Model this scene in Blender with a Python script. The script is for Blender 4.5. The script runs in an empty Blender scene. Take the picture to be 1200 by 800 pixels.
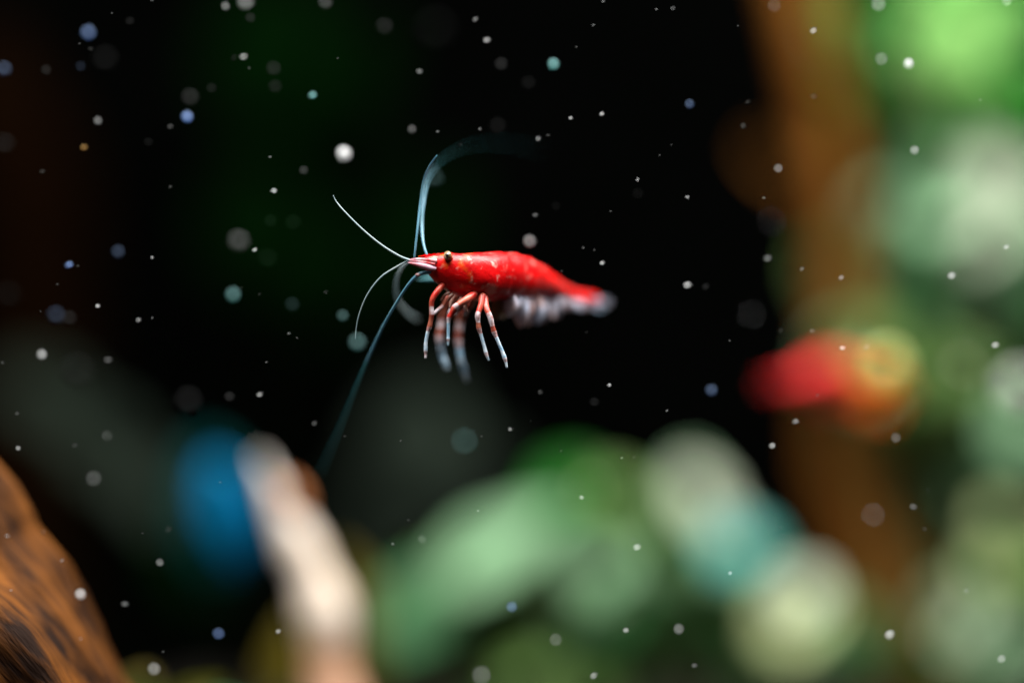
import bpy, bmesh, math, random
from mathutils import Vector, Matrix, noise
import numpy as np

# ------------------------------------------------------------------ camera, world, lamp (1 unit = 1 cm)
sc = bpy.context.scene
sc.unit_settings.system = 'METRIC'
sc.unit_settings.scale_length = 0.01
FOC = 25.0                       # cm to the plane of focus; the frame is 12 cm wide there
APER = 2.5                       # cm, diameter of the lens opening
cam_d = bpy.data.cameras.new('camera'); cam = bpy.data.objects.new('camera', cam_d)
sc.collection.objects.link(cam); sc.camera = cam
cam.location = (0, 0, 0); cam.rotation_euler = (math.radians(90), 0, 0)
cam_d.sensor_width = 36; cam_d.lens = 36 * FOC / 12.0
cam_d.clip_start = 0.1; cam_d.clip_end = 1000
cam_d.dof.use_dof = True; cam_d.dof.focus_distance = FOC
cam_d.dof.aperture_fstop = cam_d.lens * 1e-3 / APER
w = bpy.data.worlds.new('World'); sc.world = w; w.use_nodes = True
w.node_tree.nodes['Background'].inputs[0].default_value = (0.35, 0.75, 0.8, 1)
w.node_tree.nodes['Background'].inputs[1].default_value = 0.008
ld = bpy.data.lights.new('aquarium_lamp', 'AREA'); lo = bpy.data.objects.new('aquarium_lamp', ld)
sc.collection.objects.link(lo)
ld.shape = 'RECTANGLE'; ld.size = 60; ld.size_y = 22; ld.energy = 165000; ld.color = (1.0, 0.985, 0.95)
lo.location = (4, 25, 34)
lo.rotation_euler = (Vector((0, 34, -3)) - lo.location).to_track_quat('-Z', 'Y').to_euler()
sc.view_settings.view_transform = 'Standard'; sc.view_settings.look = 'None'
sc.view_settings.exposure = 0.0; sc.view_settings.gamma = 1.0
sc.cycles.sample_clamp_indirect = 3.0
sc.cycles.max_bounces = 6
sc.cycles.use_adaptive_sampling = False
sc.cycles.use_denoising = True

rnd = random.Random(7)
COL = sc.collection

def P(px, py, d=FOC):
    """point seen at (px, py) of the 1200 x 800 photograph, d cm in front of the lens"""
    return Vector(((px - 600) / 100 * d / FOC, d, (400 - py) / 100 * d / FOC))

# ------------------------------------------------------------------ materials
KA = .46     # overall reflectance of the place
def mat(name, c1, c2=None, scale=2.0, rough=0.45, bump=0.0, bscale=12.0, sss=0.0, srad=(1, .3, .2), sscale=.08,
        trans=0.0, spec=0.22, coat=0.0, detail=4.0, lo_=.38, hi_=.62, stretch=None, rot=(0, 0, 0), alpha=1.0):
    if not name.startswith('speck'): c1 = tuple(x * KA for x in c1); c2 = tuple(x * KA for x in c2) if c2 else None
    m = bpy.data.materials.new(name); m.use_nodes = True
    nt = m.node_tree; N = nt.nodes; L = nt.links
    b = N['Principled BSDF']
    b.inputs['Roughness'].default_value = rough
    b.inputs['Specular IOR Level'].default_value = spec
    b.inputs['Coat Weight'].default_value = coat
    if sss:
        b.inputs['Subsurface Weight'].default_value = sss
        b.inputs['Subsurface Radius'].default_value = srad
        b.inputs['Subsurface Scale'].default_value = sscale
    tc = N.new('ShaderNodeTexCoord')
    vec = tc.outputs['Object']
    if stretch:
        mp = N.new('ShaderNodeMapping'); mp.vector_type = 'TEXTURE'; mp.inputs['Scale'].default_value = stretch; mp.inputs['Rotation'].default_value = rot
        L.new(vec, mp.inputs[0]); vec = mp.outputs[0]
    n = N.new('ShaderNodeTexNoise'); n.inputs['Scale'].default_value = scale; n.inputs['Detail'].default_value = detail
    L.new(vec, n.inputs['Vector'])
    r = N.new('ShaderNodeValToRGB')
    r.color_ramp.elements[0].position = lo_; r.color_ramp.elements[1].position = hi_
    r.color_ramp.elements[0].color = (*c1, 1); r.color_ramp.elements[1].color = (*(c2 or c1), 1)
    L.new(n.outputs[0], r.inputs[0]); L.new(r.outputs[0], b.inputs['Base Color'])
    if bump:
        n2 = N.new('ShaderNodeTexNoise'); n2.inputs['Scale'].default_value = bscale; n2.inputs['Detail'].default_value = 5
        L.new(vec, n2.inputs['Vector'])
        bp = N.new('ShaderNodeBump'); bp.inputs['Strength'].default_value = bump; bp.inputs['Distance'].default_value = .05
        L.new(n2.outputs[0], bp.inputs['Height']); L.new(bp.outputs[0], b.inputs['Normal'])
    b.inputs['Alpha'].default_value = alpha
    if trans:
        t = N.new('ShaderNodeBsdfTranslucent'); mx = N.new('ShaderNodeMixShader'); mx.inputs[0].default_value = trans
        L.new(r.outputs[0], t.inputs[0]); L.new(b.outputs[0], mx.inputs[1]); L.new(t.outputs[0], mx.inputs[2])
        L.new(mx.outputs[0], N['Material Output'].inputs[0])
    return m

M = {}
def shell_material(name, red, dark, orange, pale, pale_amt=.66, patchy=1.0):
    """red shell: dark red saddle, orange blotches towards the head, pale flecks"""
    m = bpy.data.materials.new(name); m.use_nodes = True
    nt = m.node_tree; N = nt.nodes; L = nt.links; b = N['Principled BSDF']
    tc = N.new('ShaderNodeTexCoord'); v = tc.outputs['Object']
    def noise_(s, d, lo, hi):
        n = N.new('ShaderNodeTexNoise'); n.inputs['Scale'].default_value = s; n.inputs['Detail'].default_value = d
        L.new(v, n.inputs['Vector'])
        r = N.new('ShaderNodeMapRange'); r.clamp = True; r.inputs['From Min'].default_value = lo; r.inputs['From Max'].default_value = hi
        L.new(n.outputs[0], r.inputs['Value']); return r.outputs[0]
    def mix(f, a, c):
        x = N.new('ShaderNodeMix'); x.data_type = 'RGBA'
        L.new(f, x.inputs['Factor'])
        if isinstance(a, tuple): x.inputs[6].default_value = (*a, 1)
        else: L.new(a, x.inputs[6])
        if isinstance(c, tuple): x.inputs[7].default_value = (*c, 1)
        else: L.new(c, x.inputs[7])
        return x.outputs[2]
    c = mix(noise_(3.0, 3, .42, .66), red, dark)
    sep = N.new('ShaderNodeSeparateXYZ'); L.new(v, sep.inputs[0])
    hd = N.new('ShaderNodeMapRange'); hd.inputs['From Min'].default_value = -.05; hd.inputs['From Max'].default_value = -.5
    L.new(sep.outputs[0], hd.inputs['Value'])
    mu = N.new('ShaderNodeMath'); mu.operation = 'MULTIPLY'; mu.use_clamp = True
    L.new(hd.outputs[0], mu.inputs[0]); L.new(noise_(5.5, 2, .56 * patchy, .66 * patchy + .001), mu.inputs[1])
    c = mix(mu.outputs[0], c, orange)
    c = mix(noise_(11, 6, pale_amt - .03, pale_amt + .12), c, pale)
    dist = N.new('ShaderNodeVectorMath'); dist.operation = 'DISTANCE'; L.new(v, dist.inputs[0]); dist.inputs[1].default_value = (.02, -.18, .30)
    sp = N.new('ShaderNodeMapRange'); sp.inputs['From Min'].default_value = .11; sp.inputs['From Max'].default_value = .05; sp.inputs['To Max'].default_value = .75
    L.new(dist.outputs['Value'], sp.inputs['Value'])
    c = mix(sp.outputs[0], c, pale)
    d2 = N.new('ShaderNodeVectorMath'); d2.operation = 'DISTANCE'; L.new(v, d2.inputs[0]); d2.inputs[1].default_value = (.38, .1, .36)
    s2 = N.new('ShaderNodeMapRange'); s2.inputs['From Min'].default_value = .42; s2.inputs['From Max'].default_value = .12; s2.inputs['To Max'].default_value = .8
    L.new(d2.outputs['Value'], s2.inputs['Value'])
    c = mix(s2.outputs[0], c, dark)
    L.new(c, b.inputs['Base Color'])
    b.inputs['Roughness'].default_value = .36; b.inputs['Specular IOR Level'].default_value = .16
    b.inputs['Subsurface Weight'].default_value = .35; b.inputs['Subsurface Radius'].default_value = (1, .08, .05)
    b.inputs['Subsurface Scale'].default_value = .06
    n2 = N.new('ShaderNodeTexNoise'); n2.inputs['Scale'].default_value = 22; n2.inputs['Detail'].default_value = 6
    L.new(v, n2.inputs['Vector'])
    bp = N.new('ShaderNodeBump'); bp.inputs['Strength'].default_value = .35; bp.inputs['Distance'].default_value = .02
    L.new(n2.outputs[0], bp.inputs['Height']); L.new(bp.outputs[0], b.inputs['Normal'])
    return m

M['shell'] = shell_material('red_shell', (.50, .002, .003), (.26, .0008, .0012), (.46, .055, .002), (.50, .20, .17), .60)
M['shell2'] = shell_material('orange_red_shell', (.34, .014, .014), (.28, .008, .014), (.46, .10, .001), (.36, .14, .01), .72, .0)
M['leg_red'] = mat('leg_red', (.60, .02, .012), (.70, .16, .10), 9, .35, sss=.2)
M['leg_brown'] = mat('leg_brown', (.30, .035, .02), (.45, .13, .08), 10, .4)
M['leg_pale'] = mat('leg_pale', (.70, .34, .32), (1.25, 1.15, 1.25), 16, .35, trans=.2)
M['leg_blue'] = mat('leg_blue', (.44, .74, 1.0), (1.1, 1.25, 1.4), 14, .35, trans=.25)
M['antenna_pale'] = mat('antenna_pale', (.50, .68, .74), (.62, .74, .76), 4, .35, trans=.3)
M['antenna_blue'] = mat('antenna_blue', (.16, .42, .58), (.25, .52, .64), 4, .35, trans=.3)
M['antenna_teal'] = mat('antenna_teal', (.06, .30, .34), (.10, .36, .40), 3, .4, trans=.3)
M['scale_pink'] = mat('scale_pink', (.74, .46, .58), (.60, .14, .18), 5, .35, trans=.2)
M['scale_red'] = mat('scale_red', (.62, .03, .04), (.78, .40, .42), 9, .35)
M['swimmeret'] = mat('swimmeret', (1.05, 1.12, 1.4), (.95, .62, .60), 4, .35, trans=.3)
M['swimmeret_tan'] = mat('swimmeret_tan', (.50, .42, .34), (.45, .20, .10), 5, .4, trans=.3)
M['tail'] = mat('tail', (.30, .52, .72), (.60, .42, .48), 4, .35, trans=.25)
M['eye_rim'] = mat('eye_rim', (.20, .13, .06), (.40, .28, .14), 18, .2, coat=.5)
M['eye_dark'] = mat('eye_dark', (.006, .005, .005), (.01, .008, .008), 18, .12, coat=1.0)
M['mouth'] = mat('mouth', (.34, .12, .08), (.50, .34, .28), 14, .4)

M['wood_front'] = mat('wood_front', (.014, .005, .002), (.17, .055, .007), 4.5, .8, bump=1.0, bscale=9, detail=10, lo_=.36, hi_=.64,
                      stretch=(7, 1, 1), rot=(0, math.radians(50), 0), spec=.06)
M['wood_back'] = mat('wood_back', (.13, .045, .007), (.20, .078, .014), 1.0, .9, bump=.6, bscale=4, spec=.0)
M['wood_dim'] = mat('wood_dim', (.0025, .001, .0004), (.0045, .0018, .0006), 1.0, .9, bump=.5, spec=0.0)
M['cream'] = mat('cream', (.84, .66, .50), (.92, .84, .76), 1.6, .6, bump=.4)
M['orange'] = mat('orange_bark', (.60, .18, .05), (.66, .25, .08), 2, .6, bump=.4)
M['pink'] = mat('pink_bark', (.66, .34, .20), (.70, .42, .27), 2, .6, bump=.4)
def spec_(c): return 0.0 if max(c) < .12 else .08
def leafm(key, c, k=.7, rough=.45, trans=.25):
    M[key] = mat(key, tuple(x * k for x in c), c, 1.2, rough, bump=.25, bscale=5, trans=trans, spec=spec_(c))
leafm('bright_green', (.36, .80, .20))
leafm('deep_green', (.006, .22, .005))
leafm('pale_leaf', (.82, .92, .68), .85)
leafm('mid_green', (.20, .36, .09), .7)
leafm('olive', (.10, .10, .02))
leafm('dark_green', (.012, .035, .006))
leafm('mint', (.34, .64, .34), .75)
leafm('mint_green', (.05, .19, .06), .7)
leafm('grey_mint', (.20, .33, .18), .7)
leafm('leaf_green', (.10, .30, .12), .7)
leafm('pale_yellow', (.66, .76, .36), .85)
leafm('yellow_olive', (.13, .10, .008), .7)
leafm('teal', (.10, .48, .42), .8)
leafm('blue', (.002, .27, .60), .85)
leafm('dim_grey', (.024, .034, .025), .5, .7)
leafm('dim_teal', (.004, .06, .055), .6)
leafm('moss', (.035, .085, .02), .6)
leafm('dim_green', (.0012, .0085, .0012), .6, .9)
M['stem_dark'] = mat('stem_dark', (.001, .002, .001), (.002, .003, .001), 3, .9, spec=0.0)
M['stem'] = mat('stem', (.06, .09, .025), (.10, .13, .04), 3, .5)
M['soil'] = mat('soil', (.012, .010, .008), (.03, .024, .018), 3, .9, bump=.8, bscale=6)
M['back'] = mat('back_panel', (.0005, .0006, .0005), (.0008, .0009, .0008), .3, .9, spec=.0)
SPKC = dict(speck_white=(.86, .87, .88), speck_blue=(.42, .58, .90), speck_teal=(.46, .80, .80), speck_gold=(.85, .60, .28),
                 speck_grey=(.70, .71, .66), speck_olive=(.55, .56, .40), speck_yellow=(.80, .78, .30), speck_green=(.3, .7, .35))
for k, c in SPKC.items():
    M[k] = mat(k, tuple(x * .85 for x in c), c, 20, .3, trans=.5)
def speck(key, f):
    q = 2 ** (round(math.log2(max(f, .004)) * 2) / 2)
    if q >= .8: return key
    n = f'{key}_{int(q * 1000)}'
    if n not in M:
        c = SPKC[key]; M[n] = mat(n, tuple(x * q * .9 for x in c), tuple(x * q for x in c), 20, .5, trans=.5, spec=0.0)
    return n
M['speck_half'] = mat('speck_half', (.26, .27, .28), (.32, .33, .33), 20, .3, trans=.5)
M['speck_dim'] = mat('speck_dim', (.07, .075, .075), (.10, .10, .10), 20, .3, trans=.5)

# ------------------------------------------------------------------ helpers
def obj(name, bm, m, parent=None, origin=None, smooth=True):
    me = bpy.data.meshes.new(name)
    o0 = Vector((0, 0, 0)) if origin is None else origin
    if o0.length: bmesh.ops.translate(bm, verts=bm.verts, vec=-o0)
    bmesh.ops.recalc_face_normals(bm, faces=bm.faces)
    bm.to_mesh(me); bm.free()
    for x in (m if isinstance(m, (list, tuple)) else [m]): me.materials.append(M[x])
    if smooth: me.polygons.foreach_set('use_smooth', [True] * len(me.polygons))
    o = bpy.data.objects.new(name, me); COL.objects.link(o)
    if parent is not None: o.parent = parent
    elif origin is not None: o.location = o0
    return o

def tag(o, label=None, cat=None, group=None, kind=None):
    if label: o['label'] = label
    if cat: o['category'] = cat
    if group: o['group'] = group
    if kind: o['kind'] = kind
    return o

def empty(name, loc):
    e = bpy.data.objects.new(name, None); COL.objects.link(e)
    e.location = loc; e.empty_display_size = .3
    return e

def cr(pts, n):
    """Catmull-Rom through rows of numbers; n samples a span"""
    a = np.array([list(p) for p in pts], float); out = []
    for i in range(len(a) - 1):
        p0 = a[max(i - 1, 0)]; p1 = a[i]; p2 = a[i + 1]; p3 = a[min(i + 2, len(a) - 1)]
        for k in range(n):
            t = k / n
            out.append(.5 * (2 * p1 + (p2 - p0) * t + (2 * p0 - 5 * p1 + 4 * p2 - p3) * t * t + (3 * p1 - p0 - 3 * p2 + p3) * t ** 3))
    out.append(a[-1]); return out

def tube(bm, rows, sides=8, span=5, mats=None, flat=1.0, flat_axis=None, wob=None):
    """rows: (x, y, z, radius); mats: material slot per span"""
    pts = cr(rows, span); rings = []; prev = None
    for i, p in enumerate(pts):
        c = Vector(p[:3]); r = max(float(p[3]), .0008)
        t = Vector(pts[min(i + 1, len(pts) - 1)][:3]) - Vector(pts[max(i - 1, 0)][:3])
        t.normalize()
        if prev is None:
            u = (flat_axis or Vector((.13, 1, .21))).cross(t); u.normalize()
        else:
            u = prev - t * prev.dot(t); u.normalize()
        prev = u; v = t.cross(u)
        ring = []
        for k in range(sides):
            a = 2 * math.pi * k / sides
            rr = r * (wob(i / len(pts), a, c) if wob else 1)
            ring.append(bm.verts.new(c + u * math.cos(a) * rr + v * math.sin(a) * rr * flat))
        rings.append(ring)
    for i in range(len(rings) - 1):
        for k in range(sides):
            f = bm.faces.new((rings[i][k], rings[i][(k + 1) % sides], rings[i + 1][(k + 1) % sides], rings[i + 1][k]))
            if mats: f.material_index = mats[min(i // span, len(mats) - 1)]
    bm.faces.new(rings[0][::-1]); f = bm.faces.new(rings[-1])
    if mats: f.material_index = mats[-1]
    return bm

def seen_tube(name, rows, m, parent, base, sides=8, span=5, mats=None, flat=1.0, flat_axis=None, wob=None):
    """rows: (px, py, cm behind the focus plane, radius in cm)"""
    bm = bmesh.new()
    tube(bm, [(*P(a, b, FOC + dd), r) for a, b, dd, r in rows], sides, span, mats, flat, flat_axis, wob)
    return obj(name, bm, m, parent, base)

def blade(name, a, b, width, normal, m, parent, base, thick=.012, nl=9, nw=5, bend=0., tip=.35):
    """a leaf-shaped plate of real thickness from a to b"""
    t = (b - a); ln = t.length; t.normalize(); n = normal - t * normal.dot(t); n.normalize(); s = t.cross(n)
    bm = bmesh.new(); g = {}
    for side in (1, -1):
        for i in range(nl):
            u = i / (nl - 1); wdt = width * .5 * (math.sin(math.pi * min(1, (u * .94 + .03) ** (1 - tip))) ** .75)
            for j in range(nw):
                q = j / (nw - 1) * 2 - 1
                th = thick * (1 - q * q) * math.sin(math.pi * (u * .9 + .05)) * .5
                g[side, i, j] = bm.verts.new(a + t * (u * ln) + s * q * wdt + n * (side * th + bend * ln * math.sin(math.pi * u) - .18 * wdt * abs(q)))
    for side in (1, -1):
        for i in range(nl - 1):
            for j in range(nw - 1):
                bm.faces.new((g[side, i, j], g[side, i + 1, j], g[side, i + 1, j + 1], g[side, i, j + 1]))
    bmesh.ops.remove_doubles(bm, verts=bm.verts, dist=1e-5)
    return obj(name, bm, m, parent, base)

# ------------------------------------------------------------------ the setting
GZ = -11.0
bm = bmesh.new()
nx, ny = 90, 60
vs = [[bm.verts.new((-38 + 76 * i / nx, 8 + 57 * j / ny,
        GZ + .35 * noise.noise(Vector((i * .4, j * .4, 0))) + .16 * noise.noise(Vector((i * 1.7, j * 1.7, 5))))) for j in range(ny + 1)] for i in range(nx + 1)]
for i in range(nx):
    for j in range(ny):
        bm.faces.new((vs[i][j], vs[i + 1][j], vs[i + 1][j + 1], vs[i][j + 1]))
tag(obj('ground', bm, 'soil'), kind='structure')
bm = bmesh.new()
bmesh.ops.create_cube(bm, size=1, matrix=Matrix.LocRotScale(Vector((0, 64, 6)), None, Vector((80, .5, 40))))
tag(obj('back_wall', bm, 'back', smooth=False), kind='structure')

# ------------------------------------------------------------------ the red shrimp
BODY = [ # px, top, bottom, depth behind focus, half width
 (497, 302.5, 313, -.02, .045), (501, 300.5, 318.5, -.02, .075), (507, 299, 325, 0, .115), (514, 298, 332, .02, .15), (522, 297.5, 338.5, .05, .185),
 (532, 297, 344, .09, .212), (546, 297, 349.5, .15, .238), (561, 296.3, 352.5, .22, .25), (575, 296, 353, .30, .25), (588, 296.3, 351, .40, .245),
 (602, 298, 349.5, .52, .237), (616, 302.5, 348.5, .66, .224), (631, 311, 348, .83, .205), (645, 321.5, 349, .98, .178), (656, 330, 351, 1.10, .15),
 (666, 336.5, 354, 1.20, .12), (676, 340.5, 356.5, 1.30, .095), (687, 343, 358.5, 1.40, .08), (699, 346.5, 359.5, 1.50, .04)]
JOINTS = [586, 603, 620, 637, 652, 667, 682]

DS = lambda d: d if d < .2 else .2 + (d - .2) * 1.8     # how far the abdomen swings away from the lens
BODY = [(a, b, c, DS(d), e) for a, b, c, d, e in BODY]

def make_shrimp():
    base = P(575, 372, FOC + .25)
    root = empty('shrimp', base)
    bm = bmesh.new(); rings = []; S = 30
    rows = cr(BODY, 7)
    yaw = Vector((.78, .62, 0)).normalized(); wax = Vector((-yaw.y, yaw.x, 0))
    for x, tp, bt, dd, hw in rows:
        k = 1.0; low = 0.0
        if x > JOINTS[0]:
            for a, b in zip(JOINTS[:-1], JOINTS[1:]):
                if a <= x < b:
                    u = (x - a) / (b - a); k = .945 + .09 * u ** .8; low = 2.2 * math.sin(math.pi * u)
        else:
            u = max(0, (x - 565) / 21); k = 1 + .03 * u * u
        a = P(x, tp, FOC + dd); b = P(x, bt + low, FOC + dd)
        c = (a + b) / 2; hz = (a - b).length / 2
        ring = []
        for s in range(S):
            th = 2 * math.pi * s / S; cs, sn = math.cos(th), math.sin(th)
            yy = math.copysign(abs(cs) ** .85, cs) * hw * k * (1 - .18 * max(0, -sn) ** 2)
            zz = math.copysign(abs(sn) ** .92, sn) * hz * (k if sn > 0 else 1)
            p = c + wax * yy + Vector((0, 0, zz))
            p += (p - c).normalized() * .006 * noise.noise(p * 9)
            ring.append(bm.verts.new(p))
        rings.append(ring)
    for i in range(len(rings) - 1):
        for s in range(S):
            bm.faces.new((rings[i][s], rings[i][(s + 1) % S], rings[i + 1][(s + 1) % S], rings[i + 1][s]))
    bm.faces.new(rings[0]); bm.faces.new(rings[-1])
    obj('body', bm, 'shell', root, base)
    # rostrum: serrated blade running forward from the carapace
    bm = bmesh.new(); top = []; bot = []
    n = 17
    for i in range(n):
        u = i / (n - 1); x = 532 - 42 * u
        y = 297.2 + 3.2 * u - .8 * math.sin(math.pi * u)
        tooth = .9 if (i % 2 and i < n - 2) else 0
        for lst, yy in ((top, y - .6 - tooth), (bot, y + 3.2 * (1 - u) + .5)):
            for q in (-1, 1):
                lst.append(bm.verts.new(P(x, yy, FOC + .09 * (1 - u) + q * .016 * (1.1 - u))))
    for i in range(n - 1):
        a = 2 * i
        bm.faces.new((top[a], top[a + 1], top[a + 3], top[a + 2])); bm.faces.new((bot[a], bot[a + 1], bot[a + 3], bot[a + 2]))
        bm.faces.new((top[a], top[a + 2], bot[a + 2], bot[a])); bm.faces.new((top[a + 1], top[a + 3], bot[a + 3], bot[a + 1]))
    obj('rostrum', bm, 'shell', root, base, smooth=False)
    # eyes on short stalks
    for dd, px, py in ((-.10, 524.5, 299.5), (.25, 522.5, 299.5)):
        sgn = -1 if dd < 0 else 1
        e = seen_tube('eye', [(529, 303, dd * .5 + .04, .03), (526.5, 301, dd * .8, .042), (524.8, 299.8, dd, .052), (523.5, 298.8, dd + .02 * sgn, .048), (522.6, 298.2, dd + .03 * sgn, .02)],
                      ['eye_rim'], root, base, 14, 4)
        bm = bmesh.new()
        c = P(px, py, FOC + dd + sgn * .030)
        bmesh.ops.create_icosphere(bm, subdivisions=2, radius=.030, matrix=Matrix.LocRotScale(c, None, Vector((.95, .9, 1.1))))
        obj('pupil', bm, 'eye_dark', e, base)
    # antennule bases (striped red and pink) and the pale antennal scales
    for dd in (-.06, .10):
        seen_tube('antennule_base', [(512, 306.5, dd, .035), (504, 305.5, dd, .032), (496, 304.6, dd, .026), (488, 304.2, dd, .020), (481, 304.6, dd, .012)],
                  ['scale_red', 'scale_pink'], root, base, 10, 4, [0, 0, 0, 1])
        seen_tube('antennule_base', [(510, 310, dd - .02, .022), (500, 308, dd - .02, .018), (490, 306.4, dd - .02, .012), (479, 305, dd - .02, .007)],
                  ['scale_pink', 'scale_red'], root, base, 8, 4, [1, 1, 0])
    blade('antennal_scale', P(511, 314.5, FOC - .10), P(478, 307.5, FOC - .14), .075, Vector((.2, -1, .35)), 'scale_pink', root, base, .03)
    blade('antennal_scale', P(514, 326, FOC + .95), P(489, 327, FOC + .95), .06, Vector((.2, -1, .35)), 'antenna_teal', root, base, .03)
    # flagella
    fl = [
     ('antennule', 'antenna_pale', [(481, 305, -.05, .013), (468, 300, -.05, .012), (447, 287, -.05, .0105), (424, 268, -.03, .009), (404, 248, 0, .008), (394, 236, .05, .006), (390.5, 229, .05, .005)]),
     ('antennule', 'antenna_pale', [(480, 305, -.03, .012), (466, 312, -.03, .011), (446, 325, -.03, .0095), (430, 346, 0, .008), (421, 368, .03, .007), (417.5, 384, .05, .0055), (416.5, 397, .05, .004)]),
     ('antennule', 'antenna_pale', [(481, 305.5, .10, .017), (472, 313, .35, .020), (465, 326, .6, .022), (464, 342, .9, .022), (469, 357, 1.2, .020), (478, 367, 1.6, .018), (489, 374, 1.9, .012)]),
     ('antennule', 'antenna_blue', [(485.5, 303, .05, .012), (486.8, 290, .05, .013), (489.5, 266, .1, .014), (492.5, 238, .2, .013), (496.5, 212, .2, .012), (503, 195, .1, .010), (512, 182, 0, .007)]),
     ('antenna', 'antenna_blue', [(503, 306, .10, .016), (499.5, 297, .1, .016), (496, 284, .2, .016), (494.5, 264, .4, .017), (496, 240, .55, .014), (500.5, 214, .9, .008), (511, 194, 1.4, .0028), (532, 178, 2.0, .0014), (566, 168, 2.7, .0012), (602, 169, 3.3, .0011), (634, 178, 3.8, .001)]),
     ('antenna', 'antenna_blue', [(505, 319, -.06, .020), (497, 319.5, -.08, .020), (490, 322, -.08, .022), (479, 333, -.04, .018), (464, 356, .08, .018), (447, 386, .3, .016), (430, 423, .55, .015), (414, 462, .9, .013), (398, 502, 1.3, .012), (386, 530, 1.7, .011), (374, 556, 2.1, .009)]),
    ]
    for name, m, rows in fl: seen_tube(name, rows, [m, 'antenna_teal'], root, base, 7, 5, [0] * 6 + [1] * 6)
    bm = bmesh.new()
    bmesh.ops.create_icosphere(bm, subdivisions=2, radius=.026, matrix=Matrix.LocRotScale(P(489.5, 322, FOC - .09), None, Vector((1.15, .9, .85))))
    obj('antenna_joint', bm, 'leg_pale', root, base)
    # walking legs: near ones sharp, far ones a centimetre behind the focus plane
    LS = ['leg_red', 'leg_brown', 'leg_pale', 'leg_blue']
    def leg(pts, m, s=1.0):
        return seen_tube('walking_leg', [(a, b, dd, r * s * 1.15) for a, b, dd, r in pts], LS, root, base, 9, 4, m)
    leg([(521, 332, .02, .034), (513, 341, -.06, .034), (507, 350, -.10, .028), (505.6, 359, -.10, .023), (506, 368.5, -.10, .026), (504.8, 376, -.10, .022), (503.4, 383, -.10, .026), (501.6, 388, -.1, .019), (499.2, 400, -.1, .018), (498.9, 410.5, -.1, .020), (498.8, 414, -.1, .014), (498.7, 420, -.1, .012)],
        [0, 0, 0, 2, 1, 1, 2, 3, 3, 2, 2])
    leg([(556, 344, .05, .042), (547, 351, -.08, .040), (537, 357.5, -.12, .034), (533, 361, -.12, .036), (529, 367.5, -.12, .026), (526.5, 372, -.12, .027), (525.6, 378, -.12, .018), (525.2, 394, -.12, .015), (525.2, 396.5, -.12, .019), (525.1, 400, -.12, .013), (525, 405, -.12, .010)],
        [0, 0, 2, 0, 0, 2, 3, 3, 2, 3])
    leg([(565, 346, .08, .044), (564, 356, 0, .034), (560.5, 366, -.06, .027), (559.8, 371, -.07, .029), (560.3, 378, -.07, .022), (561.2, 384.5, -.07, .027), (563.2, 391, -.07, .019), (567.5, 406, -.07, .017), (569.3, 413, -.07, .020), (571, 418, -.07, .015), (572.8, 422.5, -.07, .010)],
        [0, 0, 2, 2, 1, 2, 3, 3, 2, 3])
    leg([(567, 347, .12, .044), (569.5, 360, .0, .033), (572.5, 367, -.05, .028), (575, 373.5, -.06, .029), (577, 382, -.06, .023), (578.8, 388.5, -.06, .027), (581.5, 395, -.06, .019), (588, 410, -.06, .018), (591.2, 419, -.06, .022), (592.6, 424, -.06, .015), (594, 431, -.06, .011)],
        [0, 0, 2, 2, 1, 2, 3, 3, 2, 3])
    leg([(530, 344, .9, .04), (523, 358, 1.0, .04), (518.5, 374, 1.05, .036), (516.5, 385, 1.05, .036), (515.3, 393, 1.05, .042), (515.5, 401, 1.05, .034), (518, 416, 1.1, .034), (521, 424, 1.1, .036), (524, 433, 1.1, .024)],
        [1, 1, 2, 1, 2, 3, 3, 3], .85)
    leg([(551, 350, .9, .04), (545, 362, 1.05, .04), (539.5, 377, 1.1, .038), (537.5, 388, 1.1, .036), (537, 397, 1.1, .040), (537.8, 407, 1.1, .034), (540.5, 423, 1.1, .034), (543.2, 433, 1.15, .036), (547, 447, 1.2, .018)],
        [1, 1, 2, 1, 2, 3, 3, 3], .85)
    leg([(528, 342, .05, .03), (523, 350, 0, .026), (519, 358, -.02, .022), (513, 363, -.06, .02), (508, 367.5, -.09, .02), (505.5, 368.5, -.1, .016)], [0, 1, 2, 2, 2])
    for dx in (0, 7, 17):
        leg([(540 + dx, 346, .3, .034), (536 + dx, 356, .45, .032), (531 + dx, 362, .5, .030), (527 + dx, 369, .5, .022), (525 + dx, 377 - dx * .2, .55, .012)], [1, 1, 2, 1])
    for a in ((531, 345, 521, 356), (534, 347, 527, 361), (541, 349, 538, 362), (527, 343, 516, 352), (546, 350, 548, 366)):
        seen_tube('mouthpart', [(a[0], a[1], .02, .03), ((a[0] + a[2]) / 2 - 2, (a[1] + a[3]) / 2, 0, .026), (a[2], a[3], -.03, .009)], ['mouth'], root, base, 8, 4)
    # swimmerets: pairs of ragged paddles under the abdomen
    sw = [(584, 349, 584, 375, .24, .12, 'swimmeret_tan'), (598, 348, 597, 372, .34, .13, 'swimmeret'), (611, 347, 611, 384, .50, .17, 'swimmeret'),
          (625, 347, 629, 380, .68, .16, 'swimmeret'), (640, 349, 648, 373, .86, .13, 'swimmeret'), (656, 352, 664, 363, .98, .055, 'swimmeret'), (668, 355, 680, 363, 1.12, .05, 'swimmeret')]
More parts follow.
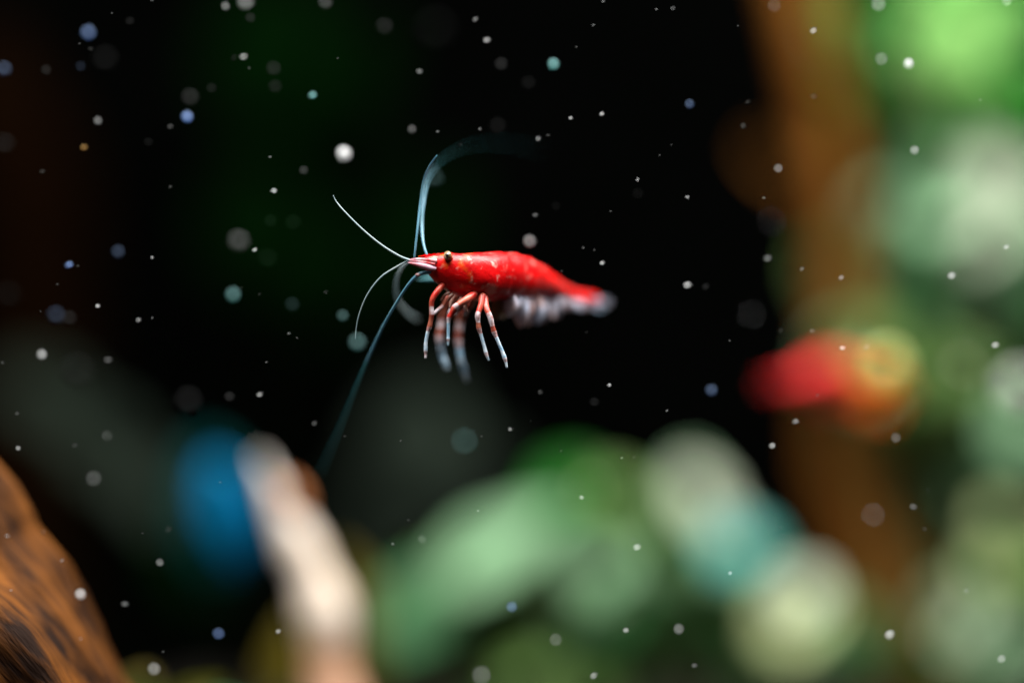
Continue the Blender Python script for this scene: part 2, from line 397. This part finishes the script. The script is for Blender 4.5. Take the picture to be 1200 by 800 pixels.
    for x0, y0, x1, y1, dd, wd, m in sw:
        for q, k, dx in ((-.04, 1.0, 0), (.10, .82, 6), (.40, .92, 8)):
            f = DS(dd) + q + (.30 if m == 'swimmeret_tan' else .10)
            a, b = P(x0 + dx * .6, y0 - 6, FOC + f), P(x1 + dx + rnd.uniform(-2, 2), y0 + (y1 - y0) * k, FOC + f)
            blade('swimmeret', a, b, wd * rnd.uniform(1.2, 1.7), Vector((rnd.uniform(-.4, .5), -1, .3)), m, root, base, .05, bend=rnd.uniform(-.05, .1), tip=.0)
    # tail fan: telson and four uropods
    for a, b, wd, nrm in (((684, 346.5, 1.38), (711, 352, 1.55), .05, (0, -.5, 1)), ((682, 349, 1.34), (715, 356, 1.46), .06, (0, -1, .7)),
                          ((681, 352, 1.32), (706, 363, 1.40), .06, (0, -1, .6)), ((684, 350, 1.46), (714, 352, 1.62), .06, (0, -.6, 1)), ((683, 353, 1.44), (709, 359, 1.62), .06, (0, -.8, .8))):
        blade('tail_blade', P(a[0], a[1], FOC + DS(a[2])), P(b[0], b[1], FOC + DS(b[2])), wd, Vector(nrm), 'tail', root, base, .03, bend=-.04, tip=-.25)
    return root

shrimp = make_shrimp()
tag(shrimp, 'bright red shrimp in sharp focus with pale blue legs and long antennae', 'shrimp')

def copy_tree(o, parent=None):
    c = o.copy(); COL.objects.link(c); c.parent = parent
    for ch in list(o.children): copy_tree(ch, c)
    return c

far_shrimp = copy_tree(shrimp)
far_shrimp.location = P(975, 484, 37); far_shrimp.scale = (1.2, 1.2, 1.2); far_shrimp.rotation_euler = (0, math.radians(-11), math.radians(184))
tag(far_shrimp, 'blurred orange-red shrimp resting against the brown upright wood', 'shrimp')
for ch in list(far_shrimp.children):
    if ch.name.startswith(('antenna.', 'antennule.')): bpy.data.objects.remove(ch); continue
    if ch.name.startswith(('walking_leg', 'swimmeret', 'mouthpart')): ch.scale.z = .2; ch.location.z = .22    # limbs folded up under the body
    if not ch.name.startswith('eye'):
        ch.data = ch.data.copy()
        for q in range(len(ch.data.materials)): ch.data.materials[q] = M['shell2']

# ------------------------------------------------------------------ driftwood
def ridged(nr, amp, seed, twist=0., bulge=0.):
    def f(u, a, c):
        v = 1 + amp * math.sin(nr * a + twist * u + 1.3 * noise.noise(Vector((u * 3, seed, 0)))) * (.6 + .8 * noise.noise(Vector((math.cos(a) * 2, math.sin(a) * 2, u * 4 + seed))))
        v += bulge * noise.noise(Vector((math.cos(a) * .8, u * 11 + seed, math.sin(a) * .8)))
        return v + amp * 1.3 * noise.noise(Vector((math.cos(a) * 3 + seed, math.sin(a) * 3, u * 2.5))) + amp * .5 * noise.noise(c * 3.1)
    return f
# the piece in the lower corner: a thick log leaning across, grain along its length
base = Vector((P(160, 800, 24.6).x - 1.0, 24.6 + 2.0, GZ))
log = empty('driftwood_log', base)
bm = bmesh.new()
d0 = 26.6
lp = [(*P(-366, 385, d0), 1.3), (*P(-216, 580, d0), 1.75), (*P(-96, 775, d0), 2.0), (*P(20, 1000, d0), 2.15), (*P(150, 1250, d0), 2.3), (*P(210, 1480, d0), 2.5)]
tube(bm, lp, 110, 34, wob=ridged(15, .085, 3.1, 9, .16))
bmesh.ops.delete(bm, geom=[], context='VERTS')
obj('trunk', bm, 'wood_front', log, base)
tag(log, 'ridged orange-brown driftwood log slanting through the corner, nearly in focus', 'driftwood')

# upright wood on the right, far out of focus, with two short side stubs
def seen_log(name, rows, m, label, sides=40, nr=7, amp=.07, stubs=()):
    r0 = rows[-1]; b = Vector((P(r0[0], 0, r0[2]).x, r0[2], GZ))
    e = empty(name, b); bm = bmesh.new()
    pts = [(*P(a, c, d), r) for a, c, d, r in rows] + [(b.x, b.y, GZ - .3, rows[-1][3] * 1.1)]
    tube(bm, pts, sides, 12, wob=ridged(nr, amp, r0[0] * .01, 4))
    obj('trunk', bm, m, e, b)
    for s in stubs:
        bm = bmesh.new(); tube(bm, [(*P(a, c, d), r) for a, c, d, r in s], 18, 8, wob=ridged(5, .08, 2))
        obj('branch', bm, m, e, b)
    tag(e, label, 'driftwood'); return e
seen_log('driftwood_branch', [(892, -260, 47, .42), (922, -80, 47, .42), (952, 60, 47, .42), (980, 210, 47, .40), (992, 380, 47, .48), (985, 520, 47, .6), (1010, 620, 47, .7), (1040, 700, 47, .8), (1045, 800, 47, .8)],
         'wood_back', 'blurred upright brown wood branch between the dark water and green leaves',
         stubs=[[(978, 215, 47, .25), (925, 205, 47.8, .15), (890, 175, 48.5, .09)]])
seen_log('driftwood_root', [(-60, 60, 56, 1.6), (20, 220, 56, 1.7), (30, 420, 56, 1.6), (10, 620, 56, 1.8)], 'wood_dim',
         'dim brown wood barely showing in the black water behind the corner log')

# pale upright twig: cream, orange at the top, pink lower down
b = Vector((P(400, 0, 34).x, 34, GZ)); twig = empty('pale_twig', b)
bm = bmesh.new()
rows = [(304, 536, 34, .04), (316, 564, 34, .10), (333, 602, 34, .21), (352, 644, 34, .31), (366, 674, 34, .30), (379, 714, 34, .41), (384, 748, 34, .36), (386, 790, 34, .36), (398, 860, 34, .5), (402, 960, 34, .5)]
tube(bm, [(*P(a, c, d), r) for a, c, d, r in rows] + [(b.x, b.y, GZ - .2, .6)], 26, 8, mats=[0, 0, 0, 0, 0, 0, 1, 1, 1, 1], wob=ridged(5, .05, 8))
obj('stalk', bm, ['cream', 'pink'], twig, b)
bm = bmesh.new()
tube(bm, [(*P(344, 606, 34.0), .13), (*P(343, 586, 33.9), .14), (*P(337, 566, 33.9), .06)], 16, 6, wob=ridged(4, .06, 5))
obj('tip', bm, 'orange', twig, b)
tag(twig, 'blurred upright cream twig with an orange tip and pink lower end', 'twig')

# ------------------------------------------------------------------ plants
leaf_cache = {}
def leaf_mesh(m, kind):
    """a rounded or lance-shaped blade 1 long, 1 wide, folded on its midrib and waved at the margin"""
    if (m, kind) in leaf_cache: return leaf_cache[m, kind]
    bm = bmesh.new(); nl, nw = 9, 6; g = {}
    for side in (0, 1):
        for i in range(nl + 1):
            u = i / nl; wd = .5 * math.sin(math.pi * (.03 + .94 * u) ** (.85 if kind == 0 else .7)) ** (.62 if kind == 0 else .9)
            for j in range(nw + 1):
                q = j / nw * 2 - 1
                z = .10 * abs(q) * wd * 2 - .16 * (u - .35) ** 2 * 2 + .025 * math.sin(u * 15 + q * 2) * abs(q) - (.02 * (1 - q * q) * math.sin(math.pi * u) if side else 0)
                g[side, i, j] = bm.verts.new((u - .0, q * wd, z))
        for i in range(nl):
            for j in range(nw):
                bm.faces.new((g[side, i, j], g[side, i + 1, j], g[side, i + 1, j + 1], g[side, i, j + 1]))
    bmesh.ops.remove_doubles(bm, verts=bm.verts, dist=1e-5)
    bmesh.ops.recalc_face_normals(bm, faces=bm.faces)
    me = bpy.data.meshes.new('leaf'); bm.to_mesh(me); bm.free(); me.materials.append(M[m])
    me.polygons.foreach_set('use_smooth', [True] * len(me.polygons))
    leaf_cache[m, kind] = me; return me

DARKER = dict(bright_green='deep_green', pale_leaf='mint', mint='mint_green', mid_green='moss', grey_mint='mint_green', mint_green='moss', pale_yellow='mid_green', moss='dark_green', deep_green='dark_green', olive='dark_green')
HIGHLIGHT = dict(mint='pale_leaf', mid_green='mint', mint_green='mint', grey_mint='pale_leaf', moss='mid_green', olive='mid_green')  # one paler leaf per cluster paints in a glint of lamp light
def plant(name, basepx, based, label, leaves, cat='plant', group=None):
    """leaves: (px, py, depth, length cm, width cm, angle in the picture, material[, tilt])"""
    b = Vector((P(basepx, 0, based).x, based, GZ)); e = empty(name, b)
    for L in leaves:
        px, py, d, ln, wd, ang, m = L[:7]; up = L[7] if len(L) > 7 else .75
        dim = m in ('dim_green', 'dim_grey', 'dim_teal', 'blue')
        a0 = math.radians(ang); n_sub = 1 if dim or ln < 1.7 or len(L) > 8 else 6
        main = None
        for k in range(n_sub):
            f = 1.0 if n_sub == 1 else rnd.uniform(.42, .62)
            a = a0 if n_sub == 1 else a0 + rnd.uniform(-.55, .55)
            u, v = (0, 0) if n_sub == 1 else (rnd.uniform(-.36, .36) * ln, rnd.uniform(-.40, .40) * wd)
            mk = m if n_sub == 1 or k in (0, 1) else HIGHLIGHT.get(m, m) if k == 2 else DARKER.get(m, m) if k < 5 else DARKER.get(DARKER.get(m, m), m)
            t = Vector((math.cos(a), .3 * rnd.uniform(-1, 1), math.sin(a))).normalized()
            c = P(px, py, d) + Vector((math.cos(a0) * u - math.sin(a0) * v, rnd.uniform(-.5, .5) if n_sub > 1 else 0, math.sin(a0) * u + math.cos(a0) * v))
            n = Vector((rnd.uniform(-.3, .3), -1, up + (rnd.uniform(-.4, .5) if n_sub > 1 else 0))); n -= t * n.dot(t); n.normalize(); sd = n.cross(t)
            l2, w2 = ln * f, max(wd * f, ln * f * .45)
            root = c - t * l2 * .5
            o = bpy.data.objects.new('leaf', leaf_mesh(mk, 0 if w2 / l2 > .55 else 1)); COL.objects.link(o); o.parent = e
            T = Matrix((t * l2, sd * w2, n * min(l2, w2))).transposed().to_4x4(); T.translation = root - b
            o.matrix_local = T
            bm = bmesh.new()
            if main is None:
                main = root - t * .15
                mid = (root * .5 + b * .5) + Vector((rnd.uniform(-.6, .6), rnd.uniform(.2, 1.0), 0))
                tube(bm, [(*b, .12), (*mid, .09), (*main, .06), (*(root + t * .15), .03)], 6, 4)
            else:
                mid = (root + main) * .5 + Vector((0, .3, -.1))
                tube(bm, [(*main, .05), (*mid, .04), (*(root + t * .1), .025)], 5, 3)
            obj('stem', bm, 'stem_dark' if dim else 'stem', e, b)
    tag(e, label, cat, group); return e

plant('leafy_plant', 1130, 47, 'vivid light green plant with broad leaves, top of the leafy bank', [
    (1118, 48, 45, 1.65, 1.65, 75, 'bright_green', 1.1), (1118, 60, 45.5, 2.9, 2.4, 75, 'bright_green', 1.1), (1140, -10, 46, 2.2, 1.8, 50, 'bright_green', 1.0), (1035, 20, 47, 3.0, 1.8, 80, 'deep_green'), (1020, 100, 48, 2.8, 1.7, 100, 'deep_green'),
    (1060, 140, 48.5, 3.2, 1.9, 20, 'deep_green'), (1130, 150, 48.5, 3.2, 1.8, -10, 'deep_green'), (1200, 90, 48, 3.2, 2.0, 80, 'deep_green'), (985, 30, 49, 2.8, 1.6, 110, 'olive'),
    (1000, 150, 49, 3.0, 1.5, 95, 'olive'), (1210, 20, 48, 3, 2, 60, 'deep_green')])
plant('leafy_plant', 1150, 48, 'whitish green plant with large pale leaves below the vivid green one', [
    (1130, 235, 46, 1.68, 1.6, 70, 'pale_leaf'), (1115, 245, 46, 2.8, 2.4, 70, 'pale_leaf'), (1175, 280, 46.5, 2.8, 2.4, 100, 'pale_leaf'), (1120, 300, 46.5, 2.4, 2.4, 80, 'pale_leaf'), (1160, 300, 47, 2.8, 2.0, 30, 'mint'), (1085, 265, 47.5, 3.0, 1.8, 60, 'mid_green'),
    (1020, 305, 47.5, 2.8, 2.0, 80, 'mid_green'), (1060, 335, 48, 2.8, 1.8, 20, 'mid_green'), (1180, 350, 48, 3.0, 1.6, 10, 'mint_green'), (1050, 215, 49, 3.0, 1.5, 60, 'dark_green'), (1090, 380, 49, 3, 1.4, 10, 'olive')])
plant('leafy_plant', 1090, 46, 'olive green leafy plant just behind the orange-red shrimp', [
    (1050, 425, 45, 2.2, 1.9, 30, 'mid_green'), (1100, 440, 45.5, 2.6, 1.9, 60, 'mid_green'), (1170, 440, 46, 3.0, 2.0, 80, 'mid_green'), (1090, 510, 46.5, 2.8, 1.6, 15, 'olive'),
    (1150, 520, 46.5, 3.0, 1.8, 120, 'mint_green'), (1195, 555, 47, 2.6, 1.8, 90, 'mint_green'), (1100, 570, 48, 2.6, 1.4, 0, 'dark_green'), (995, 415, 46, 1.6, 1.2, 60, 'grey_mint')])
plant('leafy_plant', 1170, 43, 'grey green plant with round pale leaves growing low beside the wood', [
    (1198, 648, 43, 1.9, 1.8, 90, 'pale_yellow'), (1150, 738, 43.5, 2.4, 1.8, 40, 'grey_mint'), (1195, 765, 43, 2.0, 1.6, 70, 'grey_mint'), (1095, 765, 44, 2.2, 1.4, 20, 'dark_green'),
    (1120, 790, 43, 2.4, 1.4, 0, 'olive'), (1050, 795, 44, 2.0, 1.2, 20, 'dark_green')])
plant('leafy_plant', 880, 44, 'pale mint plant with one round yellowish leaf and one turquoise leaf', [
    (932, 728, 43, 1.65, 1.5, 45, 'pale_yellow', 1.0), (950, 745, 43.5, 2.0, 1.7, 60, 'mint'), (800, 608, 45, 2.2, 1.8, 120, 'mint', .9), (835, 650, 44.5, 2.0, 1.5, 130, 'mint', .9), (868, 640, 43.5, 1.4, 1.0, 10, 'teal'),
    (745, 600, 46.5, 2.2, 1.4, 150, 'moss'), (785, 690, 45.5, 2.6, 1.3, 70, 'moss'), (860, 700, 45, 2.2, 1.4, 60, 'mid_green'), (845, 770, 44.5, 2.8, 1.8, 100, 'mint_green'),
    (945, 790, 44, 2.6, 1.6, 0, 'grey_mint'), (990, 745, 45, 2.2, 1.2, 80, 'dark_green')])
plant('leafy_plant', 610, 45, 'mint green plant with long slanting leaves beneath the shrimp', [
    (588, 640, 44, 3.0, 1.15, 33, 'mint', .9, 1), (515, 700, 44.5, 3.4, 1.5, 32, 'leaf_green', .8, 1), (470, 700, 46, 2.4, 1.4, 40, 'moss'), (480, 765, 45, 2.6, 1.4, 20, 'moss'), (640, 600, 46, 2.4, 1.4, 30, 'deep_green'),
    (700, 605, 46.5, 2.4, 1.5, 20, 'mid_green'), (702, 695, 44.5, 2.6, 1.7, 60, 'mint'), (690, 640, 47, 2.4, 1.4, 20, 'olive'), (610, 785, 44.5, 2.6, 1.4, 30, 'moss'), (715, 775, 45, 2.6, 1.6, 60, 'moss')])
plant('leafy_plant', 470, 50, 'dim grey plant with broad leaves standing behind the twig', [
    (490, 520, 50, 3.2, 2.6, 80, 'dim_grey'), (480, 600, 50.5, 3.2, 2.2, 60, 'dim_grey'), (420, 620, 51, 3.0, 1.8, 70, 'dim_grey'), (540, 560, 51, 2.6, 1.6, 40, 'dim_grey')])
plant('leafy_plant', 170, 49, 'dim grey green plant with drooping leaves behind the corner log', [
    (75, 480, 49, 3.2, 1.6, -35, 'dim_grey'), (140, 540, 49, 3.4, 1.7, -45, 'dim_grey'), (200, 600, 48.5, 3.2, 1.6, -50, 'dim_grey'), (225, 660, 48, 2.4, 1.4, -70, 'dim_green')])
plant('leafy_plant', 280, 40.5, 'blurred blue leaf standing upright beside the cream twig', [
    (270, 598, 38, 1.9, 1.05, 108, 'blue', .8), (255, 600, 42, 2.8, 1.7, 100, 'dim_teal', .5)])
plant('leafy_plant', 400, 37, 'yellow olive leaves growing against the foot of the cream twig', [
    (420, 690, 36, 1.6, .5, 112, 'yellow_olive'), (335, 775, 36, 1.6, .6, 80, 'yellow_olive', .4), (430, 775, 36, 1.6, .6, 90, 'yellow_olive')])
plant('leafy_plant', 200, 32, 'low yellow green sprig at the foot of the corner log', [
    (190, 838, 31, 1.8, .7, 10, 'olive'), (150, 830, 31.5, 1.2, .7, 60, 'yellow_olive', .3), (235, 842, 32, 1.5, .7, 20, 'mint_green')])
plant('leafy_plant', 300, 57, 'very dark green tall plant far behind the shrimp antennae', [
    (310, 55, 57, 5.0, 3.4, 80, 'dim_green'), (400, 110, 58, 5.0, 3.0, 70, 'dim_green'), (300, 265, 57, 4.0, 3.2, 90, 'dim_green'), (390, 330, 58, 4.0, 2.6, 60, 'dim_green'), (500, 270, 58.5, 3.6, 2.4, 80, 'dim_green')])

# ------------------------------------------------------------------ particles drifting in the water
# (x, y, disc width, brightness[, tint]) as read from enlarged views of the photograph: view = (x0, y0, enlargement)
VIEWS = [
 (0, 0, 2.963, '307 113 62 .45 b,312 170 22 .25,280 233 42 .18 b,365 208 100 .1,15 240 60 .3 b,160 245 40 .14,340 420 36 .35,290 512 30 .45 o,145 595 22 .3,15 500 80 .12,660 340 68 .18,650 405 48 .6 b,590 440 26 .2,735 308 40 .12,515 495 36 .09,590 650 16 .3,450 75 34 .12,388 47 12 .2,783 23 36 .35,853 5 66 .42,870 65 40 .14,845 197 32 .7,812 203 28 .15,865 237 16 .2,950 240 56 .16,955 303 52 .14,1085 330 34 .55 t,1130 10 54 .28,1172 203 12 .25,937 545 14 .4,1055 593 36 .22,950 662 24 .5,528 0 20 .5,1018 775 60 .12 g,940 770 50 .12 g,275 152 12 .2'),
 (400, 0, 2.963, '10 533 54 .97,150 95 66 .15,465 68 24 .35,503 140 28 .42,270 248 26 .55,555 225 50 .18,650 290 54 .1,737 222 46 .58 t,908 5 16 .5,1093 33 14 .5,1150 30 20 .4,875 88 16 .4,815 165 14 .2,245 450 36 .32,333 457 16 .35,480 448 18 .5,543 440 64 .1,683 481 24 .9,718 470 16 .2,795 410 18 .6,903 396 20 .9,1028 625 18 .8,1145 505 14 .3,1105 540 12 .2,672 747 22 .35,935 733 12 .25,1030 675 44 .08,745 718 36 .07,325 620 72 .24 t,415 502 16 .2,330 110 170 .06'),
 (800, 0, 2.963, '318 20 56 .2,193 90 10 .3,452 108 26 .9,785 222 36 .9,680 15 56 .4,690 205 50 .35,1125 5 40 .4,453 335 26 .3,1033 347 18 .5,24 362 38 .4 b,225 355 20 .18,210 437 24 .4,332 585 36 .35,15 684 18 .6,282 687 16 .5,805 522 36 .5,310 770 120 .1'),
 (0, 270, 2.963, '410 75 54 .26 b,528 94 18 .9,240 118 30 .6 b,270 123 14 .25,200 187 16 .2,338 262 20 .8,480 310 24 1,528 305 14 .4,195 295 70 .22 b,240 305 58 .14,140 280 12 .2,145 430 40 .55,8 460 18 .3,270 490 130 .1,373 450 32 .3,30 225 100 .08,830 37 86 .26,883 68 20 .6,930 100 72 .12 g,810 222 62 .42 t,840 197 12 .3,900 222 16 .18,1015 260 56 .16 t,1130 214 20 .3,1190 297 48 .34 t,1002 358 14 .5,1030 373 12 .25,925 457 14 .4,900 570 24 .45,797 578 40 .17,655 592 104 .13,1090 670 24 .3,62 755 22 .6,58 635 18 .18,258 747 22 .28,372 712 46 .18,1241 388 70 .36 t'),
 (800, 270, 2.963, '293 97 32 .4,15 190 30 .6,78 197 30 .15,413 135 20 .35,340 348 22 .25,163 383 10 .25,240 290 120 .1,550 164 24 .9,932 158 30 .8,1122 58 22 .7,450 348 22 .4,553 408 22 .8,637 405 28 .4,1083 398 28 .9,970 470 210 .28 v,1170 540 230 .6 w,715 465 236 .5 y,100 555 48 .36 b,392 662 24 .7,310 748 26 .7,468 572 16 .3,740 720 40 .3'),
 (400, 430, 2.1625, '428 157 14 1,480 137 10 .25,678 46 12 .5,825 110 8 .3,640 90 28 .08,503 65 16 .12,557 212 8 .3,312 187 76 .2 t,355 175 8 .25,150 187 6 .3,8 175 10 .2,608 330 14 .6,710 230 10 .4,742 228 10 .3,630 310 190 .16 v,740 436 14 .3,748 456 20 .6,346 364 8 .4,170 387 10 .3,205 436 26 .22,131 449 10 .3,432 607 30 .45 b,543 690 36 .3,355 780 52 .32,720 666 16 .6,638 782 20 .7,855 663 30 .4'),
 (800, 500, 2.667, '595 275 84 .18,720 250 26 .4,755 320 20 .3,766 196 14 .3,885 512 22 .5,645 650 32 .6,305 314 12 .3,148 457 16 .8,240 298 12 .3,995 725 30 .45,35 745 20 .4'),
 (600, 270, 2.963, '62 37 50 .45,247 60 16 .5,285 70 12 .25,172 142 14 .3,312 113 20 .6,258 354 14 .3,755 383 10 .25,337 537 18 .6,537 626 12 .4,285 597 34 .1,98 560 22 .1'),
 (0, 540, 3.075, '338 63 64 .24,155 258 26 .25,222 360 20 .35,290 480 44 .6,448 515 28 .4,575 365 34 .32,605 248 30 .25,555 748 52 .42,25 270 24 .5,40 465 16 .35,290 640 24 .45,512 260 8 .3,587 687 14 .2'),
 (180, 480, 2.5, '190 655 40 .4 b,365 648 18 .6,195 212 8 .5,700 392 12 .4'),
]
TINT = dict(b='speck_blue', t='speck_teal', o='speck_gold', g='speck_green', v='speck_olive', y='speck_yellow', w='speck_grey')  # y: a leaf's bright highlight, painted as a yellow crumb
def fleck_mesh(m, kind):
    """an irregular crumb; kind 0 rounded, 1 flaky, 2 drawn out to a tail"""
    if (m, kind, 'f') in leaf_cache: return leaf_cache[m, kind, 'f']
    bm = bmesh.new(); bmesh.ops.create_icosphere(bm, subdivisions=2, radius=1)
    for v in bm.verts:
        v.co *= 1 + .22 * noise.noise(v.co * 1.4 + Vector((kind * 7, 0, 0))) + .10 * noise.noise(v.co * 3.3)
        if kind == 1: v.co.z *= .55; v.co.x *= 1.35
        if kind == 2 and v.co.x > 0: v.co.x *= 1.9; v.co.z *= .8; v.co.y *= .8
    me = bpy.data.meshes.new('water_particle'); bm.to_mesh(me); bm.free(); me.materials.append(M[m])
    me.polygons.foreach_set('use_smooth', [True] * len(me.polygons))
    leaf_cache[m, kind, 'f'] = me; return me

def where(x, y):
    if x < 170 and y > 560 + 1.55 * x - 60: return 'over the corner driftwood log'
    if x < 170 and y > 560: return 'just off the upper edge of the corner log'
    if x < 250 and y > 440: return 'before the dim drooping leaves'
    if x < 250 and y > 600: return 'between the corner log and blue leaf'
    if x < 430 and y > 490: return 'around the cream twig and blue leaf'
    if x > 950 and y < 130: return 'before the vivid green leaves'
    if x > 950 and y < 350: return 'before the whitish green leaves'
    if x > 950 and y < 600: return 'around the orange-red shrimp'
    if x > 950: return 'before the low leaves beside the upright wood'
    if x > 720 and y > 560: return 'before the mint plant with turquoise leaf'
    if x > 400 and y > 520: return 'before the long slanting mint leaves'
    if x > 860: return 'close beside the upright brown wood'
    if x > 720: return 'in black water behind the shrimp tail'
    if x < 130: return 'before the dim brown wood'
    if x < 390 and y < 190: return 'in black water over the forward-reaching antenna'
    if x < 390: return 'before the very dark green plant'
    if y < 185 and x < 560: return 'above the raised antenna tips'
    if y < 290: return 'in black water over the shrimp back'
    if x < 510: return 'beside the drooping antenna'
    return 'in black water under the shrimp tail'
COLN = {None: 'whitish', 'b': 'bluish', 't': 'pale turquoise', 'o': 'golden', 'g': 'greenish', 'v': 'olive grey', 'y': 'yellow', 'w': 'large pale grey'}
LP = 1.8     # radiance of a white crumb under the lamp, used to size crumbs
for x0, y0, k, txt in VIEWS:
    for row in txt.split(','):
        q = row.split(); x, y, dpx, br = (float(v) for v in q[:4]); tint = q[4] if len(q) > 4 else None
        px, py, dpx = x0 + x / k, y0 + y / k, dpx / k
        lin = max(br ** 2.2, .004)
        blur = max(dpx * .92 - 1.5, 1.5)
        s = blur / (100 * APER)
        front = dpx > 24 or px > 880 or py > 520 or rnd.random() < .5 or px < 170
        dd = -s * FOC / (1 + s) if front else s * FOC / (1 - s)
        d = FOC + dd
        r = dpx / 200 * min(.62, math.sqrt(lin / LP)) * d / FOC
        mk = TINT.get(tint) or ('speck_white' if dpx > 11 or br > .55 else 'speck_half' if br > .3 else 'speck_dim')
        if dpx >= 8 and px < 855 and py < 500 and lin < .22:
            r = dpx / 200 * .36 * d / FOC; mk = speck(TINT.get(tint, 'speck_white'), lin / (LP * .36 ** 2))
        elif dpx < 11 and not tint: r = .008 + .0018 * max(0, dpx - 5)
        kind = 0 if dpx > 12 else rnd.choice((1, 2, 2))
        o = bpy.data.objects.new('water_particle', fleck_mesh(mk, kind)); COL.objects.link(o)
        o.location = P(px, py, d); o.scale = (r, r, r) if dpx > 11 else (r * rnd.uniform(.9, 1.4), r * rnd.uniform(.6, 1), r * rnd.uniform(.5, .95)); o.rotation_euler = (rnd.uniform(-.6, .6), rnd.uniform(-.9, .2), rnd.uniform(-.5, .5))
        size = 'tiny sharp' if dpx < 9 else ('small soft' if dpx < 18 else 'wide blurred')
        lum = 'brilliant' if br > .65 else 'bright' if br > .4 else 'pale' if br > .22 else 'faint'
        lab = f'{lum} {size} {COLN[tint]} speck floating {where(px, py)}'
        tag(o, lab, 'particle', 'specks drifting in the water')
